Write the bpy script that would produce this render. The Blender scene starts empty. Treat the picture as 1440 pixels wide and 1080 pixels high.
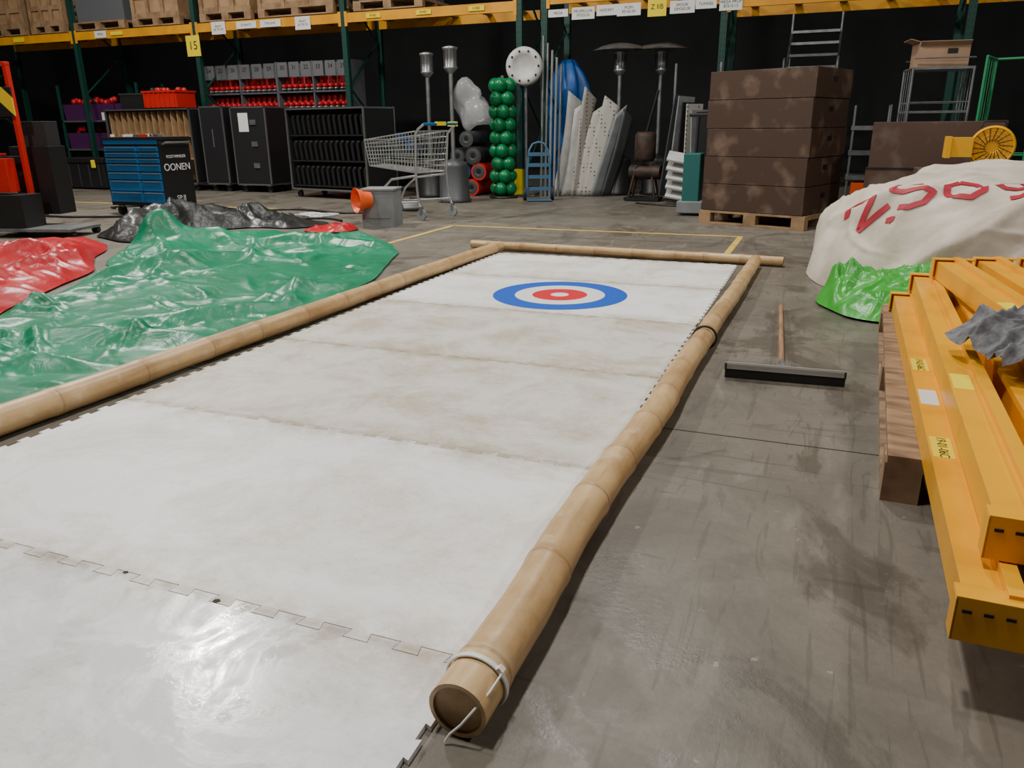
import bpy, math, random
import numpy as np
from mathutils import Matrix, Vector, noise
from mathutils.bvhtree import BVHTree
random.seed(7)
D=bpy.data; COL=bpy.context.scene.collection
pi=math.pi; sin=math.sin; cos=math.cos
# ---------------------------------------------------------------- materials
def mat(name,c,rough=.5,metal=0.,c2=None,scale=5.,bump=0.,bscale=None,detail=5.,ramp=(.4,.65),stretch=(1,1,1),emis=0,alpha=1,trans=0,spec=.5):
    m=D.materials.new(name); m.use_nodes=True; nt=m.node_tree; b=nt.nodes["Principled BSDF"]
    b.inputs["Base Color"].default_value=(*c,1); b.inputs["Roughness"].default_value=rough; b.inputs["Metallic"].default_value=metal
    b.inputs["Specular IOR Level"].default_value=spec
    if trans: b.inputs["Transmission Weight"].default_value=trans
    if alpha<1: b.inputs["Alpha"].default_value=alpha
    if emis: b.inputs["Emission Color"].default_value=(*c,1); b.inputs["Emission Strength"].default_value=emis
    tc=nt.nodes.new("ShaderNodeTexCoord"); mp=nt.nodes.new("ShaderNodeMapping"); mp.inputs["Scale"].default_value=stretch
    nt.links.new(tc.outputs["Object"],mp.inputs[0])
    if c2 is not None:
        n=nt.nodes.new("ShaderNodeTexNoise"); n.inputs["Scale"].default_value=scale; n.inputs["Detail"].default_value=detail
        nt.links.new(mp.outputs[0],n.inputs["Vector"])
        r=nt.nodes.new("ShaderNodeValToRGB"); r.color_ramp.elements[0].position=ramp[0]; r.color_ramp.elements[1].position=ramp[1]
        r.color_ramp.elements[0].color=(*c,1); r.color_ramp.elements[1].color=(*c2,1)
        nt.links.new(n.outputs["Fac"],r.inputs[0]); nt.links.new(r.outputs[0],b.inputs["Base Color"])
    if bump:
        n=nt.nodes.new("ShaderNodeTexNoise"); n.inputs["Scale"].default_value=bscale or scale; n.inputs["Detail"].default_value=6
        nt.links.new(mp.outputs[0],n.inputs["Vector"])
        bp=nt.nodes.new("ShaderNodeBump"); bp.inputs["Strength"].default_value=bump; bp.inputs["Distance"].default_value=.01
        nt.links.new(n.outputs["Fac"],bp.inputs["Height"]); nt.links.new(bp.outputs[0],b.inputs["Normal"])
    return m
class NT:
    def __init__(s,m): s.t=m.node_tree; s.b=s.t.nodes["Principled BSDF"]; s.tc=s.t.nodes.new("ShaderNodeTexCoord").outputs["Object"]
    def n(s,ty,**k):
        x=s.t.nodes.new(ty)
        for a,v in k.items(): setattr(x,a,v)
        return x
    def l(s,a,b): s.t.links.new(a,b)
    def noise(s,scale,detail=5,rough=.5,vec=None,dist=0):
        x=s.n("ShaderNodeTexNoise"); x.inputs["Scale"].default_value=scale; x.inputs["Detail"].default_value=detail; x.inputs["Roughness"].default_value=rough; x.inputs["Distortion"].default_value=dist
        s.l(vec or s.tc,x.inputs["Vector"]); return x.outputs["Fac"]
    def map(s,scale=(1,1,1),loc=(0,0,0),rot=(0,0,0)):
        x=s.n("ShaderNodeMapping"); x.inputs["Scale"].default_value=scale; x.inputs["Location"].default_value=loc; x.inputs["Rotation"].default_value=rot
        s.l(s.tc,x.inputs[0]); return x.outputs[0]
    def ramp(s,f,a,b,ca=(0,0,0),cb=(1,1,1)):
        x=s.n("ShaderNodeValToRGB"); e=x.color_ramp.elements; e[0].position=a; e[1].position=b; e[0].color=(*ca,1); e[1].color=(*cb,1); s.l(f,x.inputs[0]); return x.outputs[0]
    def mix(s,f,a,b,mode="MIX"):
        x=s.n("ShaderNodeMix",data_type='RGBA',blend_type=mode)
        for v,i in ((f,0),(a,6),(b,7)):
            if hasattr(v,"links"): s.l(v,x.inputs[i])
            elif i==0: x.inputs[0].default_value=v
            else: x.inputs[i].default_value=(*v,1)
        return x.outputs[2]
    def math(s,op,a,b=0.):
        x=s.n("ShaderNodeMath",operation=op)
        for v,i in ((a,0),(b,1)):
            if hasattr(v,"links"): s.l(v,x.inputs[i])
            else: x.inputs[i].default_value=v
        return x.outputs[0]
    def bump(s,h,st,dist=.01):
        x=s.n("ShaderNodeBump"); x.inputs["Strength"].default_value=st; x.inputs["Distance"].default_value=dist; s.l(h,x.inputs["Height"]); s.l(x.outputs[0],s.b.inputs["Normal"])
def concrete():
    m=mat("concrete_floor",(.2,.19,.18),.5); s=NT(m)
    big=s.noise(.45,6,.6); mid=s.noise(2.1,9,.68,dist=.5); fine=s.noise(55,4,.7)
    c=s.mix(s.ramp(big,.38,.62),(.150,.131,.104),(.222,.199,.163))
    c=s.mix(s.math('MULTIPLY',s.ramp(mid,.44,.6),.75),c,(.112,.096,.075))
    st=s.noise(4,6,.6,vec=s.map((1,.3,1),rot=(0,0,.6)),dist=1.8)
    c=s.mix(s.math('MULTIPLY',s.ramp(st,.58,.7),.34),c,(.33,.305,.262))
    wet=s.noise(1.1,7,.66,vec=s.map((1.3,.8,1),loc=(3.2,1.1,0)),dist=1.6)
    wm=s.math('MULTIPLY',s.ramp(wet,.53,.59),.5)
    c=s.mix(wm,c,(.068,.057,.044))
    streak=s.noise(3,3,.5,vec=s.map((5,.5,1),rot=(0,0,-.9),loc=(1,0,0)),dist=2.5)
    c=s.mix(s.math('MULTIPLY',s.ramp(streak,.59,.65),.4),c,(.07,.06,.047))
    # wiped arcs of damp around the squeegee
    w2=s.noise(1.6,3,.5,vec=s.map((.5,5,1),rot=(0,0,.5),loc=(.4,.2,0)),dist=2.0)
    c=s.mix(s.math('MULTIPLY',s.ramp(w2,.63,.67),.45),c,(.07,.06,.047))
    sp=s.noise(22,3,.5); c=s.mix(s.math('MULTIPLY',s.ramp(sp,.70,.74),.5),c,(.40,.38,.34))
    c=s.mix(s.math('MULTIPLY',s.ramp(fine,.3,.75),.3),c,(.1,.09,.073))
    s.l(c,s.b.inputs["Base Color"])
    r=s.mix(wm,s.ramp(mid,.3,.7,(.38,)*3,(.58,)*3),(.2,.2,.2))
    s.l(r,s.b.inputs["Roughness"]); s.bump(fine,.1); return m
def ice(name,base,dirt,amt,seed,wet=False):
    m=mat(name,base,.35); s=NT(m); v=s.map(loc=(seed*3.1,seed*1.7,0))
    a=s.noise(2.2,10,.78,vec=v,dist=.4); f=s.noise(18,6,.75,vec=v)
    c=s.mix(s.math('MULTIPLY',s.ramp(a,.45,.62),amt),base,dirt)
    sep=s.n("ShaderNodeSeparateXYZ"); s.l(s.tc,sep.inputs[0])
    fr=s.math('FRACT',s.math('ADD',sep.outputs[1],-.19+10))
    dd=s.math('ABSOLUTE',s.math('SUBTRACT',fr,.5))
    g=s.ramp(dd,.36,.5); g=s.math('MULTIPLY',g,s.ramp(s.noise(5.5,9,.8,vec=v),.40,.60))
    c=s.mix(s.math('MULTIPLY',g,.55+amt*.4),c,(.40,.32,.215))
    g2=s.math('MULTIPLY',s.ramp(dd,.475,.5),s.ramp(s.noise(9,6,.7,vec=v),.35,.55))
    c=s.mix(s.math('MULTIPLY',g2,.55),c,(.30,.235,.15))
    for vv in (s.map((1,9,1),rot=(0,0,.7),loc=(seed,0,0)),s.map((9,1,1),rot=(0,0,.35),loc=(0,seed,0)),s.map((1,6,1),rot=(0,0,-.4),loc=(seed*2,0,0))):
        q=s.noise(6,3,.5,vec=vv,dist=1.5)
        ln=s.math('SUBTRACT',1,s.ramp(s.math('ABSOLUTE',s.math('SUBTRACT',q,.5)),.002,.009))
        c=s.mix(s.math('MULTIPLY',s.math('MULTIPLY',ln,s.ramp(a,.43,.58)),.6*amt+.10),c,(.42,.34,.25))
    c=s.mix(s.math('MULTIPLY',s.ramp(f,.55,.8),.22),c,dirt)
    s.l(c,s.b.inputs["Base Color"])
    if wet: s.l(s.ramp(s.noise(4.2,6,.65,vec=v,dist=1),.44,.58,(.10,)*3,(.42,)*3),s.b.inputs["Roughness"])
    else: s.l(s.ramp(a,.3,.7,(.40,)*3,(.52,)*3),s.b.inputs["Roughness"])
    s.bump(s.noise(90,4,.6,vec=v,dist=.4),.06 if wet else .10,.004); return m
def tarp(name,c,c2,rough=.3,b=.5,sc=9):
    m=mat(name,c,rough); s=NT(m); a=s.noise(2.5,6,.6); s.l(s.mix(s.ramp(a,.4,.7),c,c2),s.b.inputs["Base Color"])
    s.bump(s.noise(sc,4,.5,dist=1.2),b,.03); return m
CONC=concrete()
def bamboo_mat():
    m=mat("bamboo",(.5,.34,.17),.42); s=NT(m)
    at=s.n("ShaderNodeAttribute",attribute_name="node"); a=s.noise(4,7,.65,vec=s.map((1,.6,1)),dist=.4); f=s.noise(34,5,.6,vec=s.map((1,.1,1)))
    c=s.mix(s.ramp(a,.40,.68),(.66,.45,.22),(.41,.24,.098))
    c=s.mix(s.math('MULTIPLY',s.ramp(f,.5,.75),.5),c,(.26,.135,.05))
    c=s.mix(s.math('MULTIPLY',s.ramp(s.noise(9,5,.6),.60,.68),.5),c,(.70,.56,.36))
    c=s.mix(at.outputs["Fac"],c,(.18,.09,.035))
    s.l(c,s.b.inputs["Base Color"]); s.bump(f,.18,.004); return m
BAM=bamboo_mat()
BAMIN=mat("bamboo_end",(.44,.28,.13),.6,c2=(.26,.15,.06),scale=14)
BLACK=mat("black_plastic",(.012,.012,.013),.45); DARK=mat("dark_rubber",(.02,.02,.02),.7)
BOARD=mat("flightcase_board",(.012,.012,.014),.5); ALU=mat("aluminium",(.42,.43,.44),.35,.9)
STEEL=mat("galvanised_steel",(.38,.39,.40),.4,.8,c2=(.26,.27,.28),scale=8); CHROME=mat("chrome_wire",(.72,.73,.75),.3,.9); SILVER=mat("silver_bar",(.72,.73,.74),.35,.5)
OR=mat("rack_beam_orange",(.78,.36,.01),.4,c2=(.66,.27,.01),scale=4); YEL=mat("beam_yellow",(.90,.43,.006),.36,c2=(.70,.29,.005),scale=5,ramp=(.5,.8),bump=.05)
GRN=mat("rack_upright_green",(.006,.055,.04),.45); RED=mat("red_plastic",(.55,.02,.015),.4); SKRED=mat("skate_red",(.5,.012,.02),.35)
WOOD=mat("pallet_wood",(.36,.23,.12),.75,c2=(.22,.13,.065),scale=6,stretch=(1,4,1),bump=.2); WOODR=mat("old_pallet_wood",(.36,.23,.125),.8,c2=(.17,.10,.06),scale=6,stretch=(4,1,1),bump=.2)
HANDLE=mat("handle_wood",(.36,.2,.11),.6,c2=(.25,.13,.07),scale=8,stretch=(4,1,1))
PLY=mat("plywood",(.42,.27,.14),.6,c2=(.32,.19,.09),scale=5)
BROWN=mat("phenolic_brown",(.066,.036,.023),.5,c2=(.22,.15,.11),scale=4.2,detail=10,ramp=(.52,.8),bump=.1,bscale=30)
BROWN2=mat("phenolic_brown_side",(.10,.057,.04),.55,c2=(.22,.165,.13),scale=4,detail=9,ramp=(.5,.8))
CARD=mat("cardboard",(.42,.27,.17),.8,c2=(.34,.21,.13),scale=3)
BLUE=mat("tool_blue",(.01,.13,.34),.35); DBLUE=mat("dark_blue_fabric",(.01,.03,.12),.7); TEAL=mat("teal_plastic",(.02,.14,.13),.5)
WHITE=mat("white_paint",(.62,.62,.60),.5,c2=(.52,.52,.50),scale=8); PAPER=mat("white_paper",(.75,.75,.73),.8); SIGNY=mat("sign_yellow",(.88,.70,.01),.6)
ZIPM=mat("zip_tie_nylon",(.85,.85,.83),.4)
PLAC=mat("placard_shaded",(.13,.13,.14),.6)  # white placards greyed: the rack interior's shade is put into their colour
GREY=mat("grey_plastic",(.25,.27,.28),.5,c2=(.20,.215,.225),scale=6); LGREY=mat("grey_panel",(.11,.115,.125),.6); DGREY=mat("dark_grey_metal",(.08,.085,.09),.45,.4)
BALL=mat("green_ball",(.0,.18,.055),.3); ORANGE=mat("orange_plastic",(.9,.12,.02),.45); FANY=mat("blower_yellow",(.9,.45,.01),.4)
TBLUE=mat("target_blue",(.004,.10,.58),.4); TRED=mat("target_red",(.7,.012,.03),.4); TWH=mat("target_white",(.84,.84,.82),.4)
CLOTH=mat("grey_cloth",(.20,.20,.21),.95,c2=(.09,.09,.10),scale=25,bump=.4,bscale=60); PURP=mat("purple_crate",(.07,.012,.08),.5)
LINEY=mat("floor_line_yellow",(.7,.48,.07),.6,c2=(.4,.3,.12),scale=9,ramp=(.45,.75)); JOINT=mat("floor_joint",(.04,.036,.03),.9)
PLBAG=mat("clear_plastic",(.6,.62,.63),.2,alpha=.40,bump=.8,bscale=12); RBLUE=mat("blue_tarp",(.006,.10,.38),.45,bump=.5,bscale=5)
ROPE=mat("white_rope",(.6,.6,.58),.7); INK=mat("black_ink",(.01,.01,.01),.7); TEALINK=mat("white_ink",(.75,.75,.75),.6)
RUST=mat("rusty_metal",(.08,.045,.03),.6,.4,c2=(.03,.025,.024),scale=9); GRNC=mat("green_cage",(.03,.3,.12),.45)
WALL=mat("wall_paint",(.03,.031,.033),.85,c2=(.023,.024,.026),scale=1); CEIL=mat("ceiling_metal",(.05,.05,.052),.8)
def perf():
    m=mat("perforated_white",(.5,.49,.46),.5); s=NT(m)
    v=s.n("ShaderNodeTexVoronoi"); v.inputs["Scale"].default_value=17; v.inputs["Randomness"].default_value=0.05; s.l(s.tc,v.inputs["Vector"])
    s.l(s.mix(s.ramp(v.outputs["Distance"],.2,.26),(.08,.07,.06),(.42,.40,.36)),s.b.inputs["Base Color"]); return m
PERF=perf()
def chev():
    m=mat("hazard_chevron",(.8,.6,.02),.5); s=NT(m); w=s.n("ShaderNodeTexWave"); w.inputs["Scale"].default_value=1.7; w.bands_direction='DIAGONAL'; s.l(s.tc,w.inputs["Vector"])
    s.l(s.ramp(w.outputs["Fac"],.49,.51,(.01,.01,.01),(.8,.58,.02)),s.b.inputs["Base Color"]); return m
CHEV=chev()
# ---------------------------------------------------------------- mesh builder
class MB:
    def __init__(s): s.v=[];s.f=[];s.m=[];s.s=[];s.mats=[]; s.T=Matrix.Identity(4)
    def mi(s,m):
        if m not in s.mats: s.mats.append(m)
        return s.mats.index(m)
    def add(s,vs,fs,m,smooth=False):
        o=len(s.v); s.v+= [s.T@Vector(p) for p in vs]; i=s.mi(m)
        for f in fs: s.f.append([o+k for k in f]); s.m.append(i); s.s.append(smooth)
    def box(s,c,d,m,R=None,taper=1.):
        x,y,z=d[0]/2,d[1]/2,d[2]/2
        vs=[Vector((sx*x*(taper if sz>0 else 1),sy*y*(taper if sz>0 else 1),sz*z)) for sz in(-1,1) for sy in(-1,1) for sx in(-1,1)]
        if R is not None:
            if isinstance(R,(int,float)): R=Matrix.Rotation(R,3,'Z')
            vs=[R@v for v in vs]
        c=Vector(c); s.add([v+c for v in vs],[(0,2,3,1),(4,5,7,6),(0,1,5,4),(1,3,7,5),(3,2,6,7),(2,0,4,6)],m)
    def cyl(s,a,b,r,m,r2=None,n=16,cap=True):
        a=Vector(a);b=Vector(b);r2=r if r2 is None else r2; d=(b-a).normalized()
        u=d.orthogonal().normalized(); w=d.cross(u)
        vs=[];
        for p,rr in((a,r),(b,r2)):
            for i in range(n): t=2*pi*i/n; vs.append(p+(u*cos(t)+w*sin(t))*rr)
        s.add(vs,[(i,(i+1)%n,n+(i+1)%n,n+i) for i in range(n)],m,n>6)
        if cap: s.add(vs,[tuple(range(n))[::-1],tuple(range(n,2*n))],m)
    def lathe(s,c,prof,m,n=24,axis=(0,0,1),sm=True):
        c=Vector(c); d=Vector(axis).normalized(); u=d.orthogonal().normalized(); w=d.cross(u); vs=[]
        for r,z in prof:
            for i in range(n): t=2*pi*i/n; vs.append(c+d*z+(u*cos(t)+w*sin(t))*r)
        fs=[(k*n+i,k*n+(i+1)%n,(k+1)*n+(i+1)%n,(k+1)*n+i) for k in range(len(prof)-1) for i in range(n)]
        s.add(vs,fs,m,sm)
    def sph(s,c,r,m,sc=(1,1,1),n=14,R=None,nz=0):
        c=Vector(c); vs=[];k=n//2
        for j in range(k+1):
            for i in range(n):
                p=Vector((sin(pi*j/k)*cos(2*pi*i/n)*sc[0],sin(pi*j/k)*sin(2*pi*i/n)*sc[1],cos(pi*j/k)*sc[2]))*r
                if nz: p*=1+nz*noise.noise(p*(3/r*.4)+c*3)
                if R is not None: p=R@p
                vs.append(c+p)
        s.add(vs,[(j*n+i,(j+1)*n+i,(j+1)*n+(i+1)%n,j*n+(i+1)%n) for j in range(k) for i in range(n)],m,True)
    def sweep(s,pts,r,m,n=8,closed=False,cap=True):
        P=[Vector(p) for p in pts]; N=len(P); vs=[]; u=None
        for k in range(N):
            d=(P[(k+1)%N]-P[k-1]) if closed else (P[min(k+1,N-1)]-P[max(k-1,0)])
            d.normalize()
            if u is None: u=d.orthogonal().normalized()
            u=(u-d*u.dot(d)).normalized(); w=d.cross(u); rr=r[k] if isinstance(r,(list,tuple)) else r
            for i in range(n): t=2*pi*i/n; vs.append(P[k]+(u*cos(t)+w*sin(t))*rr)
        K=N if closed else N-1
        s.add(vs,[(k*n+i,k*n+(i+1)%n,((k+1)%N)*n+(i+1)%n,((k+1)%N)*n+i) for k in range(K) for i in range(n)],m,True)
        if cap and not closed: s.add(vs,[tuple(range(n))[::-1],tuple(range((N-1)*n,N*n))],m)
    def torus(s,c,ax,R,r,m,n=28,k=8):
        c=Vector(c); d=Vector(ax).normalized(); u=d.orthogonal().normalized(); w=d.cross(u)
        s.sweep([c+(u*cos(2*pi*i/n)+w*sin(2*pi*i/n))*R for i in range(n)],r,m,k,True)
    def ext(s,poly,z0,z1,m):
        n=len(poly); vs=[(x,y,z0) for x,y in poly]+[(x,y,z1) for x,y in poly]
        s.add(vs,[tuple(range(n))[::-1],tuple(range(n,2*n))]+[(i,(i+1)%n,n+(i+1)%n,n+i) for i in range(n)],m)
    def build(s,name,loc=(0,0,0),rz=0,bevel=0,parent=None,attr=None,scale=1):
        me=D.meshes.new(name); me.from_pydata([tuple(v*scale) for v in s.v],[],s.f)
        for m in s.mats: me.materials.append(m)
        me.polygons.foreach_set("material_index",s.m); me.polygons.foreach_set("use_smooth",s.s)
        if attr:
            a=me.attributes.new("node",'FLOAT','POINT'); a.data.foreach_set("value",attr)
        me.update(); o=D.objects.new(name,me); COL.objects.link(o); o.location=loc; o.rotation_euler=(0,0,rz)
        if bevel:
            b=o.modifiers.new("b","BEVEL"); b.width=bevel; b.segments=2; b.limit_method='ANGLE'
        if parent: o.parent=parent
        return o
def text(body,size,loc,rot,m,parent=None,name="lettering",al='CENTER',ext=.001):
    c=D.curves.new(name,'FONT'); c.body=body; c.size=size; c.align_x=al; c.align_y='CENTER'; c.extrude=ext; c.materials.append(m)
    o=D.objects.new(name,c); COL.objects.link(o); o.location=loc; o.rotation_euler=rot
    if parent: o.parent=parent
    return o
FRONT=(pi/2,0,0)
# ---------------------------------------------------------------- room
def slab(name,c,d,m):
    b=MB(); b.box(c,d,m); return b.build(name)
XL,XR,YB,YF,ZC=-21,9,-6,19,7
floor=slab("floor",((XL+XR)/2,(YB+YF)/2,-.1),(XR-XL,YF-YB,.2),CONC)
slab("ceiling",((XL+XR)/2,(YB+YF)/2,ZC+.1),(XR-XL,YF-YB,.2),CEIL)
slab("wall_back",((XL+XR)/2,YF+.1,ZC/2),(XR-XL,.2,ZC),WALL); slab("wall_front",((XL+XR)/2,YB-.1,ZC/2),(XR-XL,.2,ZC),WALL)
slab("wall_left",(XL-.1,(YB+YF)/2,ZC/2),(.2,YF-YB,ZC),WALL); slab("wall_right",(XR+.1,(YB+YF)/2,ZC/2),(.2,YF-YB,ZC),WALL)
b=MB(); z=.0015
b.box((-3.83,7.1,z),(.055,1.6,.002),LINEY); b.box((-2.28,7.9,z),(3.15,.055,.002),LINEY); b.box((-.72,7.3,z),(.055,1.15,.002),LINEY); b.box((-8.8,8.9,z),(4.2,.06,.002),LINEY)
b.build("line_marking",parent=floor)
b=MB()
for y in (2.65,7.35,12): b.box((-6,y,.0006),(30,.006,.001),JOINT)
for x in (-8.5,4.3): b.box((x,6,.0006),(.006,24,.001),JOINT)
b.build("expansion_joint",parent=floor)
# ---------------------------------------------------------------- synthetic ice rink
def edge(a,bb,fixed,axis,amp=.013,per=.085,dl=0.):
    L=bb-a; n=int(abs(L)/per); st=L/n; out=[]; q=dl/st
    for i in range(n):
        o=a+i*st
        for t,h in ((.25+q,0),(.2+q,1),(.8-q,1),(.75-q,0)):
            out.append((o+t*st, fixed+ (h-.5)*amp*2))
    return [(p,q_) if axis=='x' else (q_,p) for p,q_ in out]
X0,X1=-2.57,-.575
near=((.86,.87,.89),.4); white=((.91,.91,.91),.42); dirty=((.74,.72,.665),.9); far=((.86,.86,.84),.55)
tn=[near,near,near,white,dirty,dirty,white,far]
b=MB(); ys=[-1.81+i for i in range(9)]
for i in range(8):
    y0,y1=ys[i],ys[i+1]; tone,amt=tn[i]
    m=ice("ice_panel_%d"%i,tone,(.50,.44,.345),amt,i+1,wet=(i<=2))
    g=.0011 if i==3 else .0008; g1=.0011 if i==2 else .0008
    bot=edge(X0+.02,X1-.02,y0+g,'x',.014 if i==3 else .011,.12 if i==3 else .10,-g*.9) if i>0 else [(X0,y0),(X1,y0)]
    top=edge(X0+.02,X1-.02,y1-g1,'x',.014 if i==2 else .011,.12 if i==2 else .10,g1*.9)
    rt=edge(y0+.03,y1-.03,X1,'y',.006); lf=edge(y0+.03,y1-.03,X0,'y',.01)
    poly=[(X0,y0+g)]+bot+[(X1,y0+g)]+rt+[(X1,y1-g1)]+top[::-1]+[(X0,y1-g1)]+lf[::-1]
    b.ext(poly,.001,.013,m)
b.box(((X0+X1)/2,(ys[0]+ys[-1])/2,.0008),(1.95,7.9,.0012),JOINT)
rink=b.build("synthetic_ice_mat")
b=MB(); cx,cy=-1.53,4.70; z0=.0135
def disc(r0,r1,m,z):
    n=72; vs=[];
    for r in (r0,r1):
        for i in range(n): vs.append((cx+r*cos(2*pi*i/n),cy+r*sin(2*pi*i/n),z))
    if r0==0: b.add(vs[n:],[tuple(range(n))],m)
    else: b.add(vs,[(n+i,n+(i+1)%n,(i+1)%n,i) for i in range(n)],m)
R=.435
disc(R*.67,R,TBLUE,z0+.0006); disc(R*.41,R*.67,TWH,z0+.0005); disc(R*.135,R*.41,TRED,z0+.0006); disc(0,R*.135,TWH,z0+.0005)
b.build("curling_target",parent=rink)
b=MB()
for x,y,k in ((-1.52,1.200,1.2),(-1.22,1.183,1.5)):
    b.ext([(x-.006*k,y-.003*k),(x+.002*k,y-.005*k),(x+.008*k,y+.001*k),(x+.001*k,y+.006*k),(x-.005*k,y+.003*k)],.0132,.0137,JOINT)
b.build("seam_gap",parent=rink)
# ---------------------------------------------------------------- bamboo
def bamboo(name,a,c,r0,r1,step=.38,seed=0,zip_=False):
    rnd=random.Random(seed); a=Vector(a);c=Vector(c);L=(c-a).length; nodes=[];t=rnd.uniform(.1,.2)
    while t<L-.05: nodes.append(t); t+=step*rnd.uniform(.75,1.2)
    ts=[0]; t=0
    while t<L:
        t+=.03; ts.append(min(t,L))
    for q in nodes: ts+= [q-.016,q-.008,q-.003,q+.003,q+.01,q+.018]
    ts=sorted(set(round(x,4) for x in ts if 0<=x<=L))
    n=28; vs=[];at=[]
    jog=[rnd.uniform(-.010,.010) for _ in range(40)]
    for t in ts:
        r=r0+(r1-r0)*t/L; d=min([(abs(t-q),t-q) for q in nodes]) if nodes else (1,1)
        bul=.0038*math.exp(-((d[1]-.0)/.018)**2)-.0027*math.exp(-((d[1]+.001)/.004)**2)
        f=t/step; i=int(f); j=jog[i]*(1-(f-i))+jog[i+1]*(f-i)
        nd=max(math.exp(-(d[1]/.0048)**2)*.85, .3*math.exp(-((d[1]-.02)/.022)**2))
        for k in range(n):
            th=2*pi*k/n; rr=r+bul+.0012*noise.noise(Vector((cos(th)*2,sin(th)*2,t*3+seed)))
            vs.append((cos(th)*rr+j,t,sin(th)*rr)); at.append(nd*(.7+.3*noise.noise(Vector((th,t*9,seed)))))
    b=MB(); N=len(ts); b.add(vs,[(k*n+i,(k+1)*n+i,(k+1)*n+(i+1)%n,k*n+(i+1)%n) for k in range(N-1) for i in range(n)],BAM,True)
    for e,sg in ((0,1),(L,-1)):
        r=r0 if e==0 else r1; jj=jog[0] if e==0 else j
        b.lathe((jj,e,0),[(p,q*sg) for p,q in ((r,0),(r*.86,0))],BAM,n=28,axis=(0,1,0),sm=False)
        b.lathe((jj,e,0),[(p,q*sg) for p,q in ((r*.86,0),(r*.83,.006),(.0001,.008))],BAMIN,n=28,axis=(0,1,0),sm=False)
    if zip_:
        j0=jog[0]*.8+jog[1]*.2
        for k in range(3): b.torus((j0,.085+k*.0035-.003,0),(0,1,.08),r0+.005,.0026,ZIPM,36,6)
        b.box((j0+.050,.083,r0-.014),(.012,.014,.010),ZIPM,R=Matrix.Rotation(.8,3,'Y'))
        b.sweep([(j0+.055,.08,r0-.018),(j0+.050,.03,r0-.026),(j0+.034,-.008,r0-.042),(j0+.012,-.012,r0-.075),(j0-.008,-.016,-.04),(j0-.016,-.022,-.056)],.0024,ZIPM,6)
    at+= [0]*(len(b.v)-len(at))
    d=(c-a); o=b.build(name,a,0,attr=at); o.rotation_euler=(math.atan2(d.z,math.hypot(d.x,d.y)),0,math.atan2(-d.x,d.y)); return o
pr=bamboo("bamboo_pole",(-.524,1.01,.062),(-.435,6.2,.052),.057,.044,.34,1,True)
bamboo("bamboo_pole.001",(-2.72,.3,.064),(-2.615,6.3,.052),.059,.044,.38,2)
bamboo("bamboo_pole.002",(-2.92,6.40,.044),(-.24,6.28,.042),.036,.036,.30,5)
b=MB(); b.torus((0,0,0),(0,1,0),.056,.006,DARK,32,8); b.build("rubber_ring",(-.472,3.75,.062))
# ---------------------------------------------------------------- squeegee
b=MB(); b.box((0,0,.052),(.49,.032,.020),SILVER); b.box((0,-.014,.056),(.49,.004,.030),SILVER); b.box((0,-.004,.021),(.488,.016,.040),BLACK)
for sx in (-1,1): b.box((sx*.242,0,.05),(.008,.034,.03),BLACK)
b.box((0,.03,.05),(.05,.05,.02),STEEL); b.cyl((0,.02,.05),(-.012,.14,.045),.013,STEEL,n=12)
b.cyl((-.012,.12,.045),(-.02,1.42,.016),.0125,HANDLE,n=14)
b.build("floor_squeegee",(-.08,3.36,.002),.05)
# ---------------------------------------------------------------- cloth heaps
def catmull(P,k=10):
    out=[];n=len(P)
    for i in range(n):
        p=[Vector(P[(i+j-1)%n]) for j in range(4)]
        for t in range(k):
            t/=k; out.append(.5*((2*p[1])+(p[2]-p[0])*t+(2*p[0]-5*p[1]+4*p[2]-p[3])*t*t+(3*p[1]-p[0]-3*p[2]+p[3])*t**3))
    return out
def mkfolds(rnd,n,bb,ang,spr,l,w,h):
    out=[]
    for _ in range(n):
        out.append((rnd.uniform(bb[0],bb[1]),rnd.uniform(bb[2],bb[3]),rnd.gauss(ang,spr),rnd.uniform(*l),rnd.uniform(*w),rnd.uniform(*h),rnd.uniform(-.35,.35),rnd.uniform(0,6)))
    return out
def foldh(X,Y,F,M=np):
    H=0*X
    for cx_,cy_,a,l,w,h,bd,ph in F:
        c_,s_=cos(a),sin(a); u=(X-cx_)*c_+(Y-cy_)*s_; v=-(X-cx_)*s_+(Y-cy_)*c_
        v=v-bd*u*u/l-.12*w*np.sin(u*9+ph)
        e=np.clip(1-(u/l)**2,0,1); ww=w*(.35+.65*e); q=np.clip(1-np.abs(v)/ww,0,1)
        H=H+h*e*q**np.where(v>0,1.7,1.0)
    return H
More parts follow.
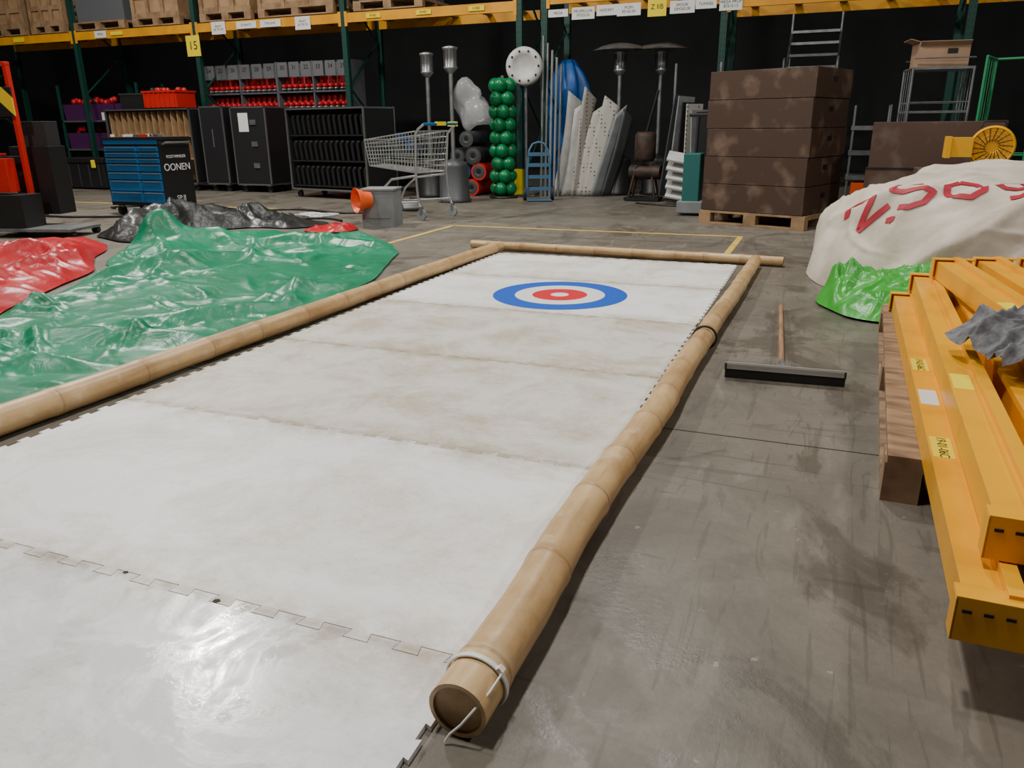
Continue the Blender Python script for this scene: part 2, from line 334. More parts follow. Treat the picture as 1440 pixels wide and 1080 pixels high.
def heap(name,poly,bumps,base,m,amp=.05,res=.025,seed=0,edgew=.13,folds=(),z0=0.004,nf=1.):
    rnd=random.Random(seed)
    P=catmull(poly,10); P=[p+Vector((noise.noise(Vector((p.x*2,p.y*2,seed))),noise.noise(Vector((p.x*2,p.y*2,seed+9)))))*.08 for p in P]
    xs=[p.x for p in P]; yy=[p.y for p in P]; x0,x1,y0,y1=min(xs),max(xs),min(yy),max(yy); nx=int((x1-x0)/res)+2; ny=int((y1-y0)/res)+2
    X,Y=np.meshgrid(x0+np.arange(nx)*res,y0+np.arange(ny)*res); ins=np.zeros(X.shape,bool); best=np.full(X.shape,9.); BX=X.copy();BY=Y.copy()
    for a,c in zip(P,P[1:]+P[:1]):
        if abs(a.y-c.y)>1e-9: ins^=((a.y>Y)!=(c.y>Y))&(X<(c.x-a.x)*(Y-a.y)/(c.y-a.y)+a.x)
        ex,ey=c.x-a.x,c.y-a.y; l=ex*ex+ey*ey+1e-12; t=np.clip(((X-a.x)*ex+(Y-a.y)*ey)/l,0,1); qx=a.x+ex*t; qy=a.y+ey*t; d=(X-qx)**2+(Y-qy)**2
        k=d<best; best=np.where(k,d,best); BX=np.where(k,qx,BX); BY=np.where(k,qy,BY)
    d=np.sqrt(best); keep=ins|(d<res*1.5); X=np.where(ins,X,BX); Y=np.where(ins,Y,BY); d=np.where(ins,d,0)
    h=np.full(X.shape,base)
    for bx,by,sx,sy,an,bh in bumps:
        ux,uy=X-bx,Y-by; c_,s_=cos(an),sin(an); h+=bh*np.exp(-(((ux*c_+uy*s_)/sx)**2+((-ux*s_+uy*c_)/sy)**2)*.5)
    F=[]
    for f in folds: F+=mkfolds(rnd,f[0],(x0,x1,y0,y1),*f[1:])
    h+=foldh(X,Y,F)
    nz=np.zeros(X.shape); n2=np.zeros(X.shape)
    for j in range(ny):
        for i in range(nx):
            if keep[j,i]:
                q=Vector((X[j,i],Y[j,i],seed*3.3)); nz[j,i]=noise.noise(q*1.1*nf); n2[j,i]=1-abs(noise.noise(q*6*nf))*2
    h+=amp*(1.2*nz+.18*n2)
    s=1-np.exp(-d/edgew); Z=z0+np.maximum(h,.010+.010*n2)*s+.010*np.exp(-d/.03)
    idx=-np.ones(X.shape,int); idx[keep]=np.arange(keep.sum()); vs=list(zip(X[keep],Y[keep],Z[keep])); fs=[]
    for j in range(ny-1):
        for i in range(nx-1):
            k=(idx[j,i],idx[j,i+1],idx[j+1,i+1],idx[j+1,i])
            if min(k)>=0 and (ins[j,i] or ins[j,i+1] or ins[j+1,i+1] or ins[j+1,i]): fs.append([int(q) for q in k])
    b=MB(); b.add(vs,fs,m,True); return b.build(name)
TG=tarp("green_pvc_tarp",(.0,.18,.08),(.005,.25,.12),.36,.22,10); TR=tarp("red_pvc_tarp",(.50,.01,.018),(.33,.008,.012),.34,.2,10); TK=tarp("black_pvc_tarp",(.014,.015,.015),(.028,.03,.029),.35,.3)
def FS(n,ang): return ((int(n*.4),ang,.6,(.4,1.1),(.10,.22),(.04,.09)),(int(n*1.8),ang,1.1,(.15,.55),(.035,.09),(.015,.045)),(int(n*4),0,2.5,(.07,.26),(.015,.04),(.005,.016)))
heap("green_tarpaulin",[(-2.98,.9),(-2.9,2.2),(-2.86,3.4),(-2.95,4.6),(-3.3,5.7),(-3.8,6.4),(-4.7,6.7),(-5.8,6.8),(-6.1,6.0),(-5.85,5.2),(-5.15,4.3),(-4.6,3.3),(-4.1,2.0),(-3.7,.6)],
 [(-5.45,5.30,.09,.16,-.75,.36),(-5.25,5.05,.3,.2,1.0,.06),(-4.4,3.7,1.2,.25,1.0,.03),(-4.9,4.3,.7,.12,1.1,.04)],.015,TG,.035,.018,3,.11,FS(75,1.0))
heap("red_tarpaulin",[(-3.95,1.6),(-4.3,2.6),(-4.75,3.5),(-5.3,4.35),(-5.95,5.1),(-6.5,5.55),(-7.2,5.3),(-7.3,4.3),(-6.4,3.2),(-5.2,1.9)],[(-5.9,4.75,.4,.25,.9,.14),(-5.2,3.9,.6,.2,1.0,.06)],.04,TR,.05,.018,8,.11,FS(80,.9))
heap("black_tarpaulin",[(-6.2,5.75),(-6.3,6.4),(-5.9,7.0),(-5.4,7.1),(-5.2,7.5),(-6.3,7.6),(-7.0,7.2),(-7.1,6.6),(-6.95,5.9)],[(-6.6,6.4,.4,.3,.3,.10)],.09,TK,.05,.02,12,.10,FS(50,.5))
heap("red_fabric",[(-5.15,7.0),(-4.9,6.88),(-4.65,7.05),(-4.7,7.3),(-5.1,7.35)],[],.05,TR,.03,.014,5,.05,((18,0,2,(.1,.35),(.03,.07),(.015,.04)),),nf=2)
WT=tarp("dirty_white_tarp",(.72,.65,.55),(.48,.40,.31),.6,.2,7)
mr=random.Random(21)
MF=mkfolds(mr,44,(-4.6,4.6,0,1.5),1.3,.55,(.3,.8),(.08,.18),(.025,.06))+mkfolds(mr,150,(-4.6,4.6,0,1.6),.8,1.2,(.1,.4),(.03,.07),(.008,.024))
MF=[f for f in MF if not(-1<f[0]<1.2)]
def mound(c,rx,ry,H,seed,amp):
    def S(ph,t,off=0):
        if ph>pi: ph-=2*pi
        ct=cos(t)**.62 if t<pi/2-1e-4 else 0.; st=sin(t)**.9 if t>0 else 0
        e=1+.1*noise.noise(Vector((cos(ph)*1.3,sin(ph)*1.3,seed)))
        p=Vector((rx*ct*cos(ph)*e,ry*ct*sin(ph)*e,H*st))
        q=p*1.6+Vector((seed,0,0))
        n=Vector((cos(ph)*ct,sin(ph)*ct,st+.2)).normalized()
        top=max(0,min(1,(1.45-t)/.5))
        x,y=ph*1.45,t
        d=0.
        for cx_,cy_,a,l,w,h,bd,p0 in MF:
            dx,dy=x-cx_,y-cy_
            if abs(dx)>.85 or abs(dy)>.85: continue
            c_,s_=cos(a),sin(a); u=dx*c_+dy*s_; v=-dx*s_+dy*c_; v-=bd*u*u/l
            ee=1-(u/l)**2
            if ee<=0: continue
            q_=1-abs(v)/(w*(.35+.65*ee))
            if q_>0: d+=h*ee*(q_**1.7 if v>0 else q_)
        d=d*top+amp*(2.0*noise.noise(q)+.5*noise.noise(q*2.5)); d*=min(1,.3+st*1.5)
        p=p+n*(d+off); p.z=max(p.z,.004+off); return Vector(c)+p
    return S
S=mound((1.42,6.2,0),1.50,1.40,.75,4,.045)
b=MB(); nu,nv=320,100; vs=[S(2*pi*i/nu,pi/2*j/nv) for j in range(nv+1) for i in range(nu)]
b.add(vs,[(j*nu+i,j*nu+(i+1)%nu,(j+1)*nu+(i+1)%nu,(j+1)*nu+i) for j in range(nv) for i in range(nu)],WT,True)
GL={'2':[(0,.75),(.15,.95),(.5,1),(.85,.9),(.9,.65),(.6,.4),(.2,.15),(0,0),(1,.02)],
'S':[(.95,.85),(.6,1),(.2,.95),(.05,.75),(.3,.55),(.75,.45),(.95,.22),(.6,0),(.2,.02),(0,.18)],
'0':[(.5,1),(.1,.8),(0,.5),(.1,.2),(.5,0),(.9,.2),(1,.5),(.9,.8),(.5,1)],
'9':[(.95,.7),(.6,.45),(.2,.5),(.05,.75),(.3,.98),(.75,.98),(.95,.7),(.9,.3),(.5,0),(.2,.02)],
'U':[(0,1),(.02,.4),(.2,.06),(.5,0),(.8,.06),(.98,.4),(1,1)],'.':[(.1,0),(.25,.02),(.1,.1)]}
LRED=mat("letter_red",(.45,.015,.035),.6)
bv=BVHTree.FromPolygons([tuple(v) for v in b.v],b.f)
NN=Vector((-.12,-.80,.60)).normalized(); RR=Vector((.97,.20,0)); RR=(RR-NN*RR.dot(NN)).normalized(); UU=NN.cross(RR); UU=UU if UU.z>0 else -UU
def glyph(g,c,w,h,an,th=.020):
    P=GL[g]; pts=[]; c=Vector(c)+NN*1.0
    for (a,e),(a2,e2) in zip(P,P[1:]):
        for k in range(8): pts.append((a+(a2-a)*k/8,e+(e2-e)*k/8))
    pts.append(P[-1]); Q=[]
    for a,e in pts:
        lx,ly=(a-.5)*w,(e-.5)*h; Q.append(Vector((lx*cos(an)-ly*sin(an),lx*sin(an)+ly*cos(an),0)))
    vs=[]; ns=5; okk=[]
    for k in range(len(Q)):
        d=(Q[min(k+1,len(Q)-1)]-Q[max(k-1,0)]).normalized(); sd=Vector((-d.y,d.x,0)); ok=True
        for j in range(ns):
            q=Q[k]+sd*th*(j/(ns-1)*2-1); o=c+RR*q.x+UU*q.y; hit=bv.ray_cast(o,-NN)
            if hit[0] is None: ok=False; vs.append(o)
            else: vs.append(hit[0]+NN*.007)
        okk.append(ok)
    b.add(vs,[(ns*k+j,ns*k+j+1,ns*(k+1)+j+1,ns*(k+1)+j) for k in range(len(Q)-1) if okk[k] and okk[k+1] for j in range(ns-1)],LRED,True)
for g,c,w,h,an in (('2',(.24,5.5,.60),.20,.25,.35),('.',(.40,5.45,.585),.2,.25,.3),('S',(.50,5.45,.66),.22,.25,.25),('0',(.78,5.40,.68),.20,.22,.12),('9',(1.04,5.38,.70),.20,.22,.05),('U',(1.30,5.38,.70),.2,.22,0),('0',(1.56,5.4,.70),.2,.22,0),('S',(1.82,5.4,.68),.2,.22,-.1)): glyph(g,c,w,h,an)
b.build("white_inflatable_bundle")
TGB=tarp("bright_green_tarp",(.025,.32,.022),(.06,.44,.045),.35,.25)
heap("bright_green_tarpaulin",[(.08,5.2),(.04,4.9),(.2,4.66),(.5,4.56),(.8,4.7),(.95,5.0),(.8,5.3),(.35,5.45)],[(.38,5.05,.22,.18,0,.11),(.68,5.12,.2,.18,0,.13)],.03,TGB,.05,.011,6,.06,((24,.8,1,(.15,.4),(.04,.10),(.035,.08)),(100,0,2.5,(.06,.2),(.015,.04),(.008,.026))),nf=1.8)
# ---------------------------------------------------------------- yellow beam stack
b=MB()
W_=.10;Hh=.10
def beam(x0,y0,x1,y1,z,labels=(),w=W_,h=Hh):
    a=Vector((x0,y0,0));c=Vector((x1,y1,0)); d=(c-a); L=d.length; an=math.atan2(-d.x,d.y)
    o=b.T.copy(); b.T=Matrix.Translation((x0,y0,z))@Matrix.Rotation(an,4,'Z')
    pr=[(-w/2,0),(w/2,0),(w/2,h),(w/2-.03,h),(w/2-.03,h-.02),(-w/2,h-.02)]
    n=len(pr); vs=[(p,0.02,q) for p,q in pr]+[(p,L-.02,q) for p,q in pr]
    b.add(vs,[tuple(range(n))[::-1],tuple(range(n,2*n))]+[(i,n+i,n+(i+1)%n,(i+1)%n) for i in range(n)],YEL)
    hb=h-.012
    for e in (0,L):
        b.box((.02,e,hb/2),(w+.07,.006,hb),YEL)
        b.box((.02,e+(.022 if e==0 else -.022),hb+.002),(w+.07,.05,.005),YEL)
        b.box((-w/2-.013,e+(.022 if e==0 else -.022),hb/2),(.005,.05,hb),YEL)
        for k in range(5): b.box((-w/2+.005+k*.035,e-.0035 if e==0 else e+.0035,hb*.72),(.016,.002,.007),INK)
    for f,mm in labels: b.box((-.018,L*f,h-.0195),(.052,.15,.0012),mm)
    b.T=o
z1=.147
for i in range(6): beam(.368+i*.175,1.42-.03*(i%2),.430+i*.17,4.30-.02*i,z1,[(.55,SIGNY),(.42,PAPER),(.27,SIGNY)] if i==0 else [(.3,SIGNY)])
z2=z1+Hh+.004
for x0,y0,x1,y1,lb in ((.425,1.56,.505,4.28,[(.34,SIGNY)]),(.585,1.5,.645,4.3,[]),(.75,1.45,.79,4.25,[(.4,SIGNY)]),(.92,1.4,.94,4.3,[]),(1.1,1.4,1.1,4.3,[])): beam(x0,y0,x1,y1,z2,lb)
z3=z2+Hh+.004
beam(.82,1.6,.57,4.12,z3,[(.6,SIGNY)]); beam(.99,1.5,.75,4.2,z3); beam(1.16,1.5,.94,4.25,z3)
bs=b.build("pallet_rack_beam_stack",bevel=.0015)
for f,t in ((.55,"19-03-06C"),(.27,"19-01-06C")):
    text(t,.034,(.368+.062*f-.018,1.42+2.88*f,z1+Hh-.0185),(0,0,-pi/2-.03),INK,bs,ext=.0003)
def pallet(b,L=1.2,W=.8,m=WOOD,z=0,h=.144):
    t=.022
    for i in range(3):
        y=(-1+i)*(W/2-.05)
        b.box((0,y,z+t/2),(L,.1,t),m)
        for j in range(3): b.box(((-1+j)*(L/2-.07),y,z+t+.039),(.14,.1,.078),m)
    for j in range(3): b.box(((-1+j)*(L/2-.07),0,z+t+.078+.011),(.14,W,t),m)
    n=int(W/.13)
    for i in range(n): b.box((0,-W/2+.055+i*(W-.11)/(n-1),z+h-t/2),(L,.1,t),m)
b=MB(); pallet(b,2.15,1.15,WOODR); b.build("wooden_pallet",(.87,3.35,0),pi/2-.045)
b=MB()
vs=[]; n=70; cr=random.Random(4); CF=mkfolds(cr,26,(-.25,.25,-.25,.25),.5,1.5,(.06,.2),(.015,.04),(.01,.03))
g=np.linspace(-.5,.5,n); U,V=np.meshgrid(g,g); Xc=.44*U; Yc=.40*V; HF=foldh(Xc,Yc,CF)
for j in range(n):
    for i in range(n):
        u,v=U[j,i],V[j,i]; x=Xc[j,i]+.05*noise.noise(Vector((u*3,v*3,1))); y=Yc[j,i]+.06*noise.noise(Vector((u*3,v*3,5)))
        vs.append((x,y,.012+HF[j,i]+.01*noise.noise(Vector((u*6,v*6,3)))-.30*max(0,-u-.25)))
b.add(vs,[(j*n+i,j*n+i+1,(j+1)*n+i+1,(j+1)*n+i) for j in range(n-1) for i in range(n-1)],CLOTH,True)
b.build("grey_moving_blanket",(.68,2.68,z3+Hh-.0),.3)
b=MB(); pts=[]
for i in range(60):
    t=i/59*2*pi*2.2; pts.append((.12*cos(t)+.01*i/60,.11*sin(t),.03+.028*(t/(2*pi))))
b.sweep(pts,.013,BLACK,8); b.build("black_hose",(.76,2.70,z3+Hh+.03))
# ---------------------------------------------------------------- brown gym box stack
rs=math.radians(21)
b=MB(); pallet(b,1.2,.95,WOOD)
for k in range(5):
    zc=.146+.285*k+.1425; ox=random.uniform(-.012,.012)
    b.box((ox,0,zc),(1.14,.93,.278),BROWN)
    for sx in (-1,1): b.box((ox+sx*.571,0,zc+.04),(.004,.12,.05),BLACK)
    b.box((ox,0,zc-.1395),(1.13,.92,.006),DARK)
c_=Vector((-.19,8.5))+Matrix.Rotation(-rs,2)@Vector((-.57,.475))
b.build("plyometric_box_stack",(c_.x,c_.y,0),-rs,bevel=.004)
# ---------------------------------------------------------------- pallet racking
b=MB(); YR=11.8
ups=[-16.6,-13.55,-10.65,-7.58,-4.52]; ups2=[-4.12,-1.53,1.45,4.4]
def upright(x):
    for y in (YR,YR+1.1):
        b.box((x,y,2.4),(.09,.012,4.8),GRN)
        for sx in (-1,1): b.box((x+sx*.042,y+.035,2.4),(.006,.07,4.8),GRN)
        b.box((x,y+.03,.005),(.13,.13,.01),STEEL)
    for k in range(46):
        for sx in (-.022,.022): b.box((x+sx,YR-.0065,.2+k*.075),(.014,.001,.028),DARK)
    z=.2;sg=1
    while z<3.8:
        y0,y1=(YR+.05,YR+1.05) if sg>0 else (YR+1.05,YR+.05)
        b.cyl((x,y0,z),(x,y1,z+.75),.018,GRN,n=6); z+=.75; sg*=-1
for x in ups+ups2: upright(x)
for U,ZB in ((ups,[2.66]*4),(ups2,[2.72,2.53,2.53])):
    for x0,x1,zb in zip(U,U[1:],ZB):
        for y in (YR+.02,YR+1.08):
            b.box(((x0+x1)/2,y,zb+.075),(x1-x0-.09,.05,.14),OR)
        for e in (x0+.06,x1-.06): b.box((e,YR-.01,zb+.06),(.05,.01,.22),OR)
        for k in range(5): b.box((x0+.3+k*(x1-x0-.6)/4,YR+.55,zb+.12),(.1,1.05,.02),WOOD)
b.box((-4.52,YR-.03,.2),(.12,.1,.4),SIGNY); b.box((-4.1,YR-.03,.2),(.12,.1,.4),STEEL)
rack=b.build("pallet_racking")
b=MB(); 
def crate(b,x,y,z,w,d,h,m=PLY):
    b.box((x,y,z+h/2),(w-.04,d-.04,h),m)
    for zz in (.04,h-.04,h/2): b.box((x,y-d/2+.005,z+zz),(w,.02,.08),WOOD)
    for k in range(4): b.box((x-w/2+.04+k*(w-.08)/3,y-d/2-.008,z+h/2),(.07,.02,h),WOOD)
for x,w,h in ((-15.4,1.2,.6),(-14.2,.9,.6),(-12.9,1.3,.3),(-11.5,1.1,.7),(-9.95,1.1,.7),(-8.5,1.5,.7),(-6.75,1.25,.35)):
    b.T=Matrix.Translation((x,YR+.5,2.822)); pallet(b,w,1.0,WOOD); b.T=Matrix.Identity(4)
    if h>.5: crate(b,x,YR+.5,2.966,w,.95,h, PLY)
    else: b.box((x,YR+.5,2.966+.2),(w*.9,.8,.4),LGREY)
b.build("wooden_crate_row")
sg=MB()
def plate(x,z,w,h,m,y=YR-.02): sg.box((x,y,z),(w,.006,h),m)
tx=[]
for x,z,w,h,m,t in ((-12.85,2.74,.28,.12,PAPER,"SPINA"),(-12.45,2.74,.3,.06,SIGNY,""),(-10.1,2.71,.3,.2,PAPER,"MAAT\n28 TM 29"),(-9.5,2.73,.42,.11,PAPER,"SCHAATS"),(-9.0,2.73,.42,.11,PAPER,"STELLING"),(-8.35,2.70,.3,.2,PAPER,"MAAT\n34 TM 35"),(-10.7,2.45,.3,.34,SIGNY,"15"),(-15,2.74,.3,.08,SIGNY,""),
 (-3.9,2.60,.3,.1,PAPER,"MEGA"),(-3.52,2.58,.34,.16,PAPER,"PROPELLOR\nEF225.26"),(-3.17,2.60,.3,.14,PAPER,"HOCKEY"),(-2.85,2.59,.34,.16,PAPER,"PUSH\nEE165.00"),(-2.45,2.60,.26,.24,SIGNY,"Z IIB"),(-2.1,2.58,.34,.16,PAPER,"SPOOK\nDM565.00"),(-1.78,2.60,.28,.12,PAPER,"TUNNEL"),(-1.45,2.58,.3,.16,PAPER,"MEGA PROP\nEF215.13"),
 (-6.1,2.74,.26,.07,SIGNY,"KHBS"),(-5.2,2.74,.26,.07,SIGNY,"KHBS"),(-7.0,2.74,.26,.07,SIGNY,"KHBS"),(.3,2.61,.2,.1,SIGNY,"")):
    plate(x,z,w,h,m)
    if t: tx.append((t,.2 if t=="15" else (.09 if t=="Z IIB" else .052),x,z))
so=sg.build("location_sign_set")
for t,s_,x,z in tx: text(t,s_,(x,YR-.0245,z),FRONT,INK,so,ext=.0005)
# ---------------------------------------------------------------- tool trolley
b=MB(); w,d,h=.93,.5,.80
b.box((0,0,.13+h/2),(w,d,h),BLACK); b.box((0,0,.95),(w+.03,d+.03,.035),BLACK)
z=.86
for hh in (.07,.07,.07,.1,.1,.14,.14):
    z-=hh; 
    for x0,x1 in ((-.44,.1),(.115,.44)):
        b.box(((x0+x1)/2,-d/2-.006,z+hh/2),(x1-x0,.014,hh-.014),BLUE); b.box(((x0+x1)/2,-d/2-.018,z+hh-.02),((x1-x0)*.9,.012,.012),ALU)
b.box((0,-d/2-.004,.91),(w-.04,.01,.05),BLUE)
b.sweep([(w/2,-.2,.88),(w/2+.06,-.2,.9),(w/2+.06,.2,.9),(w/2,.2,.88)],.012,ALU,8)
for sx in (-.38,.38):
    for sy in (-.18,.18): b.cyl((sx-.02,sy,.06),(sx+.02,sy,.06),.058,DARK); b.box((sx,sy,.115),(.06,.06,.03),STEEL)
for k in range(12): b.box((random.uniform(-.4,.4),random.uniform(-.2,.2),.985),(random.uniform(.04,.18),random.uniform(.02,.06),.03),random.choice([RED,STEEL,BLACK,WHITE]),R=random.uniform(0,3))
tt=b.build("tool_trolley",(-8.13,7.88,0),0,bevel=.003)
text("KOSTWINDER",.05,(w/2+.002,0,.73),(pi/2,0,pi/2),TEALINK,tt); text("OONEN",.12,(w/2+.002,0,.6),(pi/2,0,pi/2),TEALINK,tt); text("SP.IJ",.09,(w/2+.002,0,.22),(pi/2,0,pi/2),TEALINK,tt)
# ---------------------------------------------------------------- flight cases
def case(b,w,d,h,z=.12,m=BOARD,open_=False):
    if open_:
        t=.015
        b.box((0,d/2-t/2,z+h/2),(w,t,h),m); b.box((0,0,z+t/2),(w,d,t),m); b.box((0,0,z+h-t/2),(w,d,t),m)
        for s_ in (-1,1): b.box((s_*(w/2-t/2),0,z+h/2),(t,d,h),m)
    else: b.box((0,0,z+h/2),(w,d,h),m)
    e=.024
    for sx in (-1,1):
        for sy in (-1,1): b.box((sx*(w/2-e/2+.004),sy*(d/2-e/2+.004),z+h/2),(e,e,h+.01),ALU)
    for sz in (0,1):
        for sy in (-1,1): b.box((0,sy*(d/2-e/2+.004),z+sz*h+(.5-sz)*e),(w,e,e),ALU)
        for sx in (-1,1): b.box((sx*(w/2-e/2+.004),0,z+sz*h+(.5-sz)*e),(e,d,e),ALU)
    for sx in (-1,1):
        for sy in (-1,1):
            x,y=sx*(w/2-.1),sy*(d/2-.08); b.cyl((x,y-.02,.05),(x,y+.02,.05),.05,DARK); b.box((x,y,.11),(.08,.08,.02),STEEL)
b=MB(); W0=1.95; case(b,W0,.62,1.28,open_=True)
n=13
for k in range(n+1): b.box((-W0/2+.04+k*(W0-.08)/n,0,1.15),(.012,.5,.42),PLY)
b.box((0,0,.93),(W0-.05,.55,.015),PLY); b.box((0,-.0,.55),(W0-.05,.55,.015),PLY)
for k in range(n+1): b.box((-W0/2+.04+k*(W0-.08)/n,0,.73),(.012,.5,.36),PLY)
b.box((0,.28,.75),(W0-.06,.01,1.2),PLY)
b.build("flight_case",(-11.36,11.42,0),0)
b=MB(); b.box((0,0,.14),(.75,.45,.26),RED); b.box((0,0,.275),(.79,.49,.03),RED)
for k in range(7): b.box((-.33+k*.11,-.235,.14),(.015,.02,.24),RED)
for k in range(14): b.sph((random.uniform(-.3,.3),random.uniform(-.15,.15),.3),.05,random.choice([RED,BLACK,SKRED]),n=8)
b.build("red_crate",(-11.0,11.35,1.405))
b=MB(); b.box((0,0,.12),(.5,.4,.24),BLACK); b.box((0,0,.25),(.52,.42,.03),DARK); b.build("black_crate",(-11.75,11.4,1.405),.1)
b=MB(); case(b,.5,.6,1.3); b.box((0,-.305,.9),(.02,.005,.3),STEEL); b.build("flight_case.001",(-9.95,11.45,0))
b=MB(); case(b,.72,.6,1.28)
for k in range(3): b.box((.1,-.31,.45+k*.35),(.12,.02,.08),STEEL)
b.box((-.1,-.302,1.15),(.2,.004,.3),PAPER)
b.build("flight_case.002",(-9.15,11.42,0))
b=MB(); W0=1.65; case(b,W0,.68,1.22,open_=True)
for r in range(3):
    zb=.18+r*.38
    b.box((0,0,zb),(W0-.06,.6,.02),BOARD)
    for k in range(14):
        x=-W0/2+.1+k*(W0-.2)/13
        b.box((x,-.2,zb+.15),(.05,.16,.25),BLACK,R=Matrix.Rotation(.12,3,'X')); b.cyl((x,-.28,zb+.27),(x,-.2,zb+.3),.028,DARK,n=8)
b.build("flight_case.003",(-7.1,10.75,0),-.2)
def boot(b,x,y,z,s=1.,m=SKRED):
    b.sph((x,y-.03*s,z+.09*s),.075*s,m,(.55,1.35,.55),n=8); b.cyl((x,y+.04*s,z+.1*s),(x,y+.055*s,z+.24*s),.045*s,m,.05*s,n=8)
    b.box((x,y-.01,z+.02*s),(.006,.24*s,.035*s),STEEL); b.box((x,y-.01,z+.045*s),(.04*s,.2*s,.012),WHITE)
def srack(name,x,w,loc,s0):
    b=MB(); h=2.15; d=.45
    for s_ in (-1,0,1): b.box((s_*w/2,0,h/2),(.02,d,h),LGREY)
    b.box((0,d/2,h/2),(w,.01,h),LGREY)
    for z in (.15,.45,.75,1.05,1.35,1.65):
        b.box((0,0,z),(w,d,.02),LGREY); n=int(w/.12)
        for k in range(n): boot(b,-w/2+.08+k*(w-.16)/(n-1),-.08,z+.01,1.0)
    for k in range(6): b.box((-w/2+.13+k*(w-.26)/5,-d/2,2.02),(w/7.2,.01,.24),PLAC)
    o=b.build(name,loc)
    for k in range(6): text(str(s0+k),.1,(-w/2+.13+k*(w-.26)/5,-d/2-.007,2.05),FRONT,INK,o)
    return o
srack("skate_rack",0,1.6,(-10.1,12.4,0),24); srack("skate_rack.001",0,1.5,(-8.45,12.3,0),30)
b=MB()
for z in (.05,.68,1.22):
    b.box((0,0,z),(2.1,.7,.03),STEEL)
    if z>.5:
        for k in range(3):
            x=-.7+k*.7; b.box((x,-.02,z+.17),(.62,.5,.3),PURP,taper=1.08)
            for q in range(12): b.sph((x+random.uniform(-.27,.27),random.uniform(-.25,.15),z+.34+random.uniform(0,.06)),.06,random.choice([SKRED,SKRED,BLACK]),n=8)
for sx in (-1,1):
    for sy in (-1,1): b.box((sx*1.03,sy*.33,.95),(.04,.04,1.9),GRN)
b.box((.1,-.29,1.3),(.22,.005,.16),PAPER)
b.build("storage_shelf",(-13.4,12.3,0))
b=MB(); b.box((0,0,.26),(1.25,.55,.46),BLACK,taper=.96); b.box((0,0,.52),(1.27,.58,.08),BLACK)
for sx in (-.4,.4): b.box((sx,-.29,.46),(.09,.03,.14),SIGNY)
for k in range(5): b.box((-.5+k*.25,-.275,.25),(.03,.02,.4),DARK)
b.build("storage_trunk",(-13.0,11.2,0),0,bevel=.01)
# ---------------------------------------------------------------- stacker at left edge
b=MB(); 
for sx in (-.40,.02): b.box((sx,0,.88),(.04,.06,1.64),RED)
b.box((-.19,0,1.70),(.46,.07,.04),RED); b.box((-.19,0,1.2),(.42,.04,.05),BLACK); b.box((-.19,0,.78),(.42,.04,.05),BLACK)
b.box((-.10,-.06,1.34),(.34,.02,.28),CHEV)
b.box((.02,.22,.55),(.46,.26,.7),BLACK); b.box((.08,.22,1.0),(.3,.2,.3),DARK)
b.box((-.16,-.14,.62),(.24,.14,.34),RED); b.cyl((-.2,-.14,.79),(-.2,-.14,.83),.03,RED); b.box((-.13,-.14,.83),(.12,.03,.02),RED)
b.box((-.1,-.15,.26),(.46,.3,.34),BLACK); b.box((.15,-.1,.08),(1.0,.5,.03),STEEL)
for sx in (-.28,.6):
    b.cyl((sx,-.3,.035),(sx,-.24,.035),.035,DARK); b.cyl((sx,.1,.035),(sx,.16,.035),.035,DARK)
b.build("pallet_stacker",(-7.86,5.95,0),.25,bevel=.004)
# ---------------------------------------------------------------- shopping cart
b=MB(); CW=CHROME; wr=.0036
def sec(t): return (.0+.85*t, .27-.07*t, .93-.09*t, .50+.06*t, .22-.06*t)
for k in range(18):
    t=k/17; x,wt,zt,zb,wb=sec(t)
    for s_ in (-1,1): b.cyl((x,s_*wt,zt),(x*.93+.04,s_*wb,zb),wr,CW,n=5,cap=False)
    b.cyl((x*.93+.04,-wb,zb),(x*.93+.04,wb,zb),wr,CW,n=5,cap=False)
for q in range(8):
    f=q/7; r=.007 if q in(0,7) else wr
    for s_ in (-1,1):
        P=[]
        for t in (0,1):
            x,wt,zt,zb,wb=sec(t); P.append((x*(1-f)+(x*.93+.04)*f,s_*(wt*(1-f)+wb*f),zt*(1-f)+zb*f))
        b.cyl(*P,r,CW,n=6)
    for t in (0,1):
        x,wt,zt,zb,wb=sec(t); ww=wt*(1-f)+wb*f; xx=x*(1-f)+(x*.93+.04)*f; zz=zt*(1-f)+zb*f
        b.cyl((xx,-ww,zz),(xx,ww,zz),r,CW,n=6)
for k in range(9):
    y=-.18+k*.045
    b.cyl((.0,y*1.4,.93),(.04,y,.5),wr,CW,n=5,cap=False); b.cyl((.85,y*1.05,.84),(.83,y*.85,.56),wr,CW,n=5,cap=False)
for s_ in (-1,1):
    b.sweep([(-.13,s_*.26,1.0),(-.05,s_*.27,.95),(.0,s_*.26,.9),(.03,s_*.25,.5),(.0,s_*.26,.2),(-.03,s_*.26,.13)],.013,CW,8)
    b.sweep([(.04,s_*.24,.47),(.45,s_*.2,.42),(.62,s_*.19,.3),(.72,s_*.19,.14)],.013,CW,8)
    b.sweep([(-.02,s_*.26,.2),(.35,s_*.22,.17),(.72,s_*.18,.15)],.012,CW,8)
    for x,y in ((-.04,.26),(.74,.19)):
        b.cyl((x,s_*y-.014,.062),(x,s_*y+.014,.062),.06,GREY,n=18); b.box((x,s_*y,.11),(.03,.035,.08),STEEL)
for k in range(6): b.cyl((.1+k*.1,-.21,.17),(.1+k*.1,.21,.17),.003,CW,n=5)
b.cyl((-.13,-.27,1.0),(-.13,.27,1.0),.015,BLUE,n=10); b.box((-.13,0,1.005),(.035,.14,.04),SIGNY); b.box((-.08,-.26,1.0),(.12,.03,.05),SIGNY)
b.build("shopping_cart",(-4.36,8.50,0),pi-.26,scale=1.08)
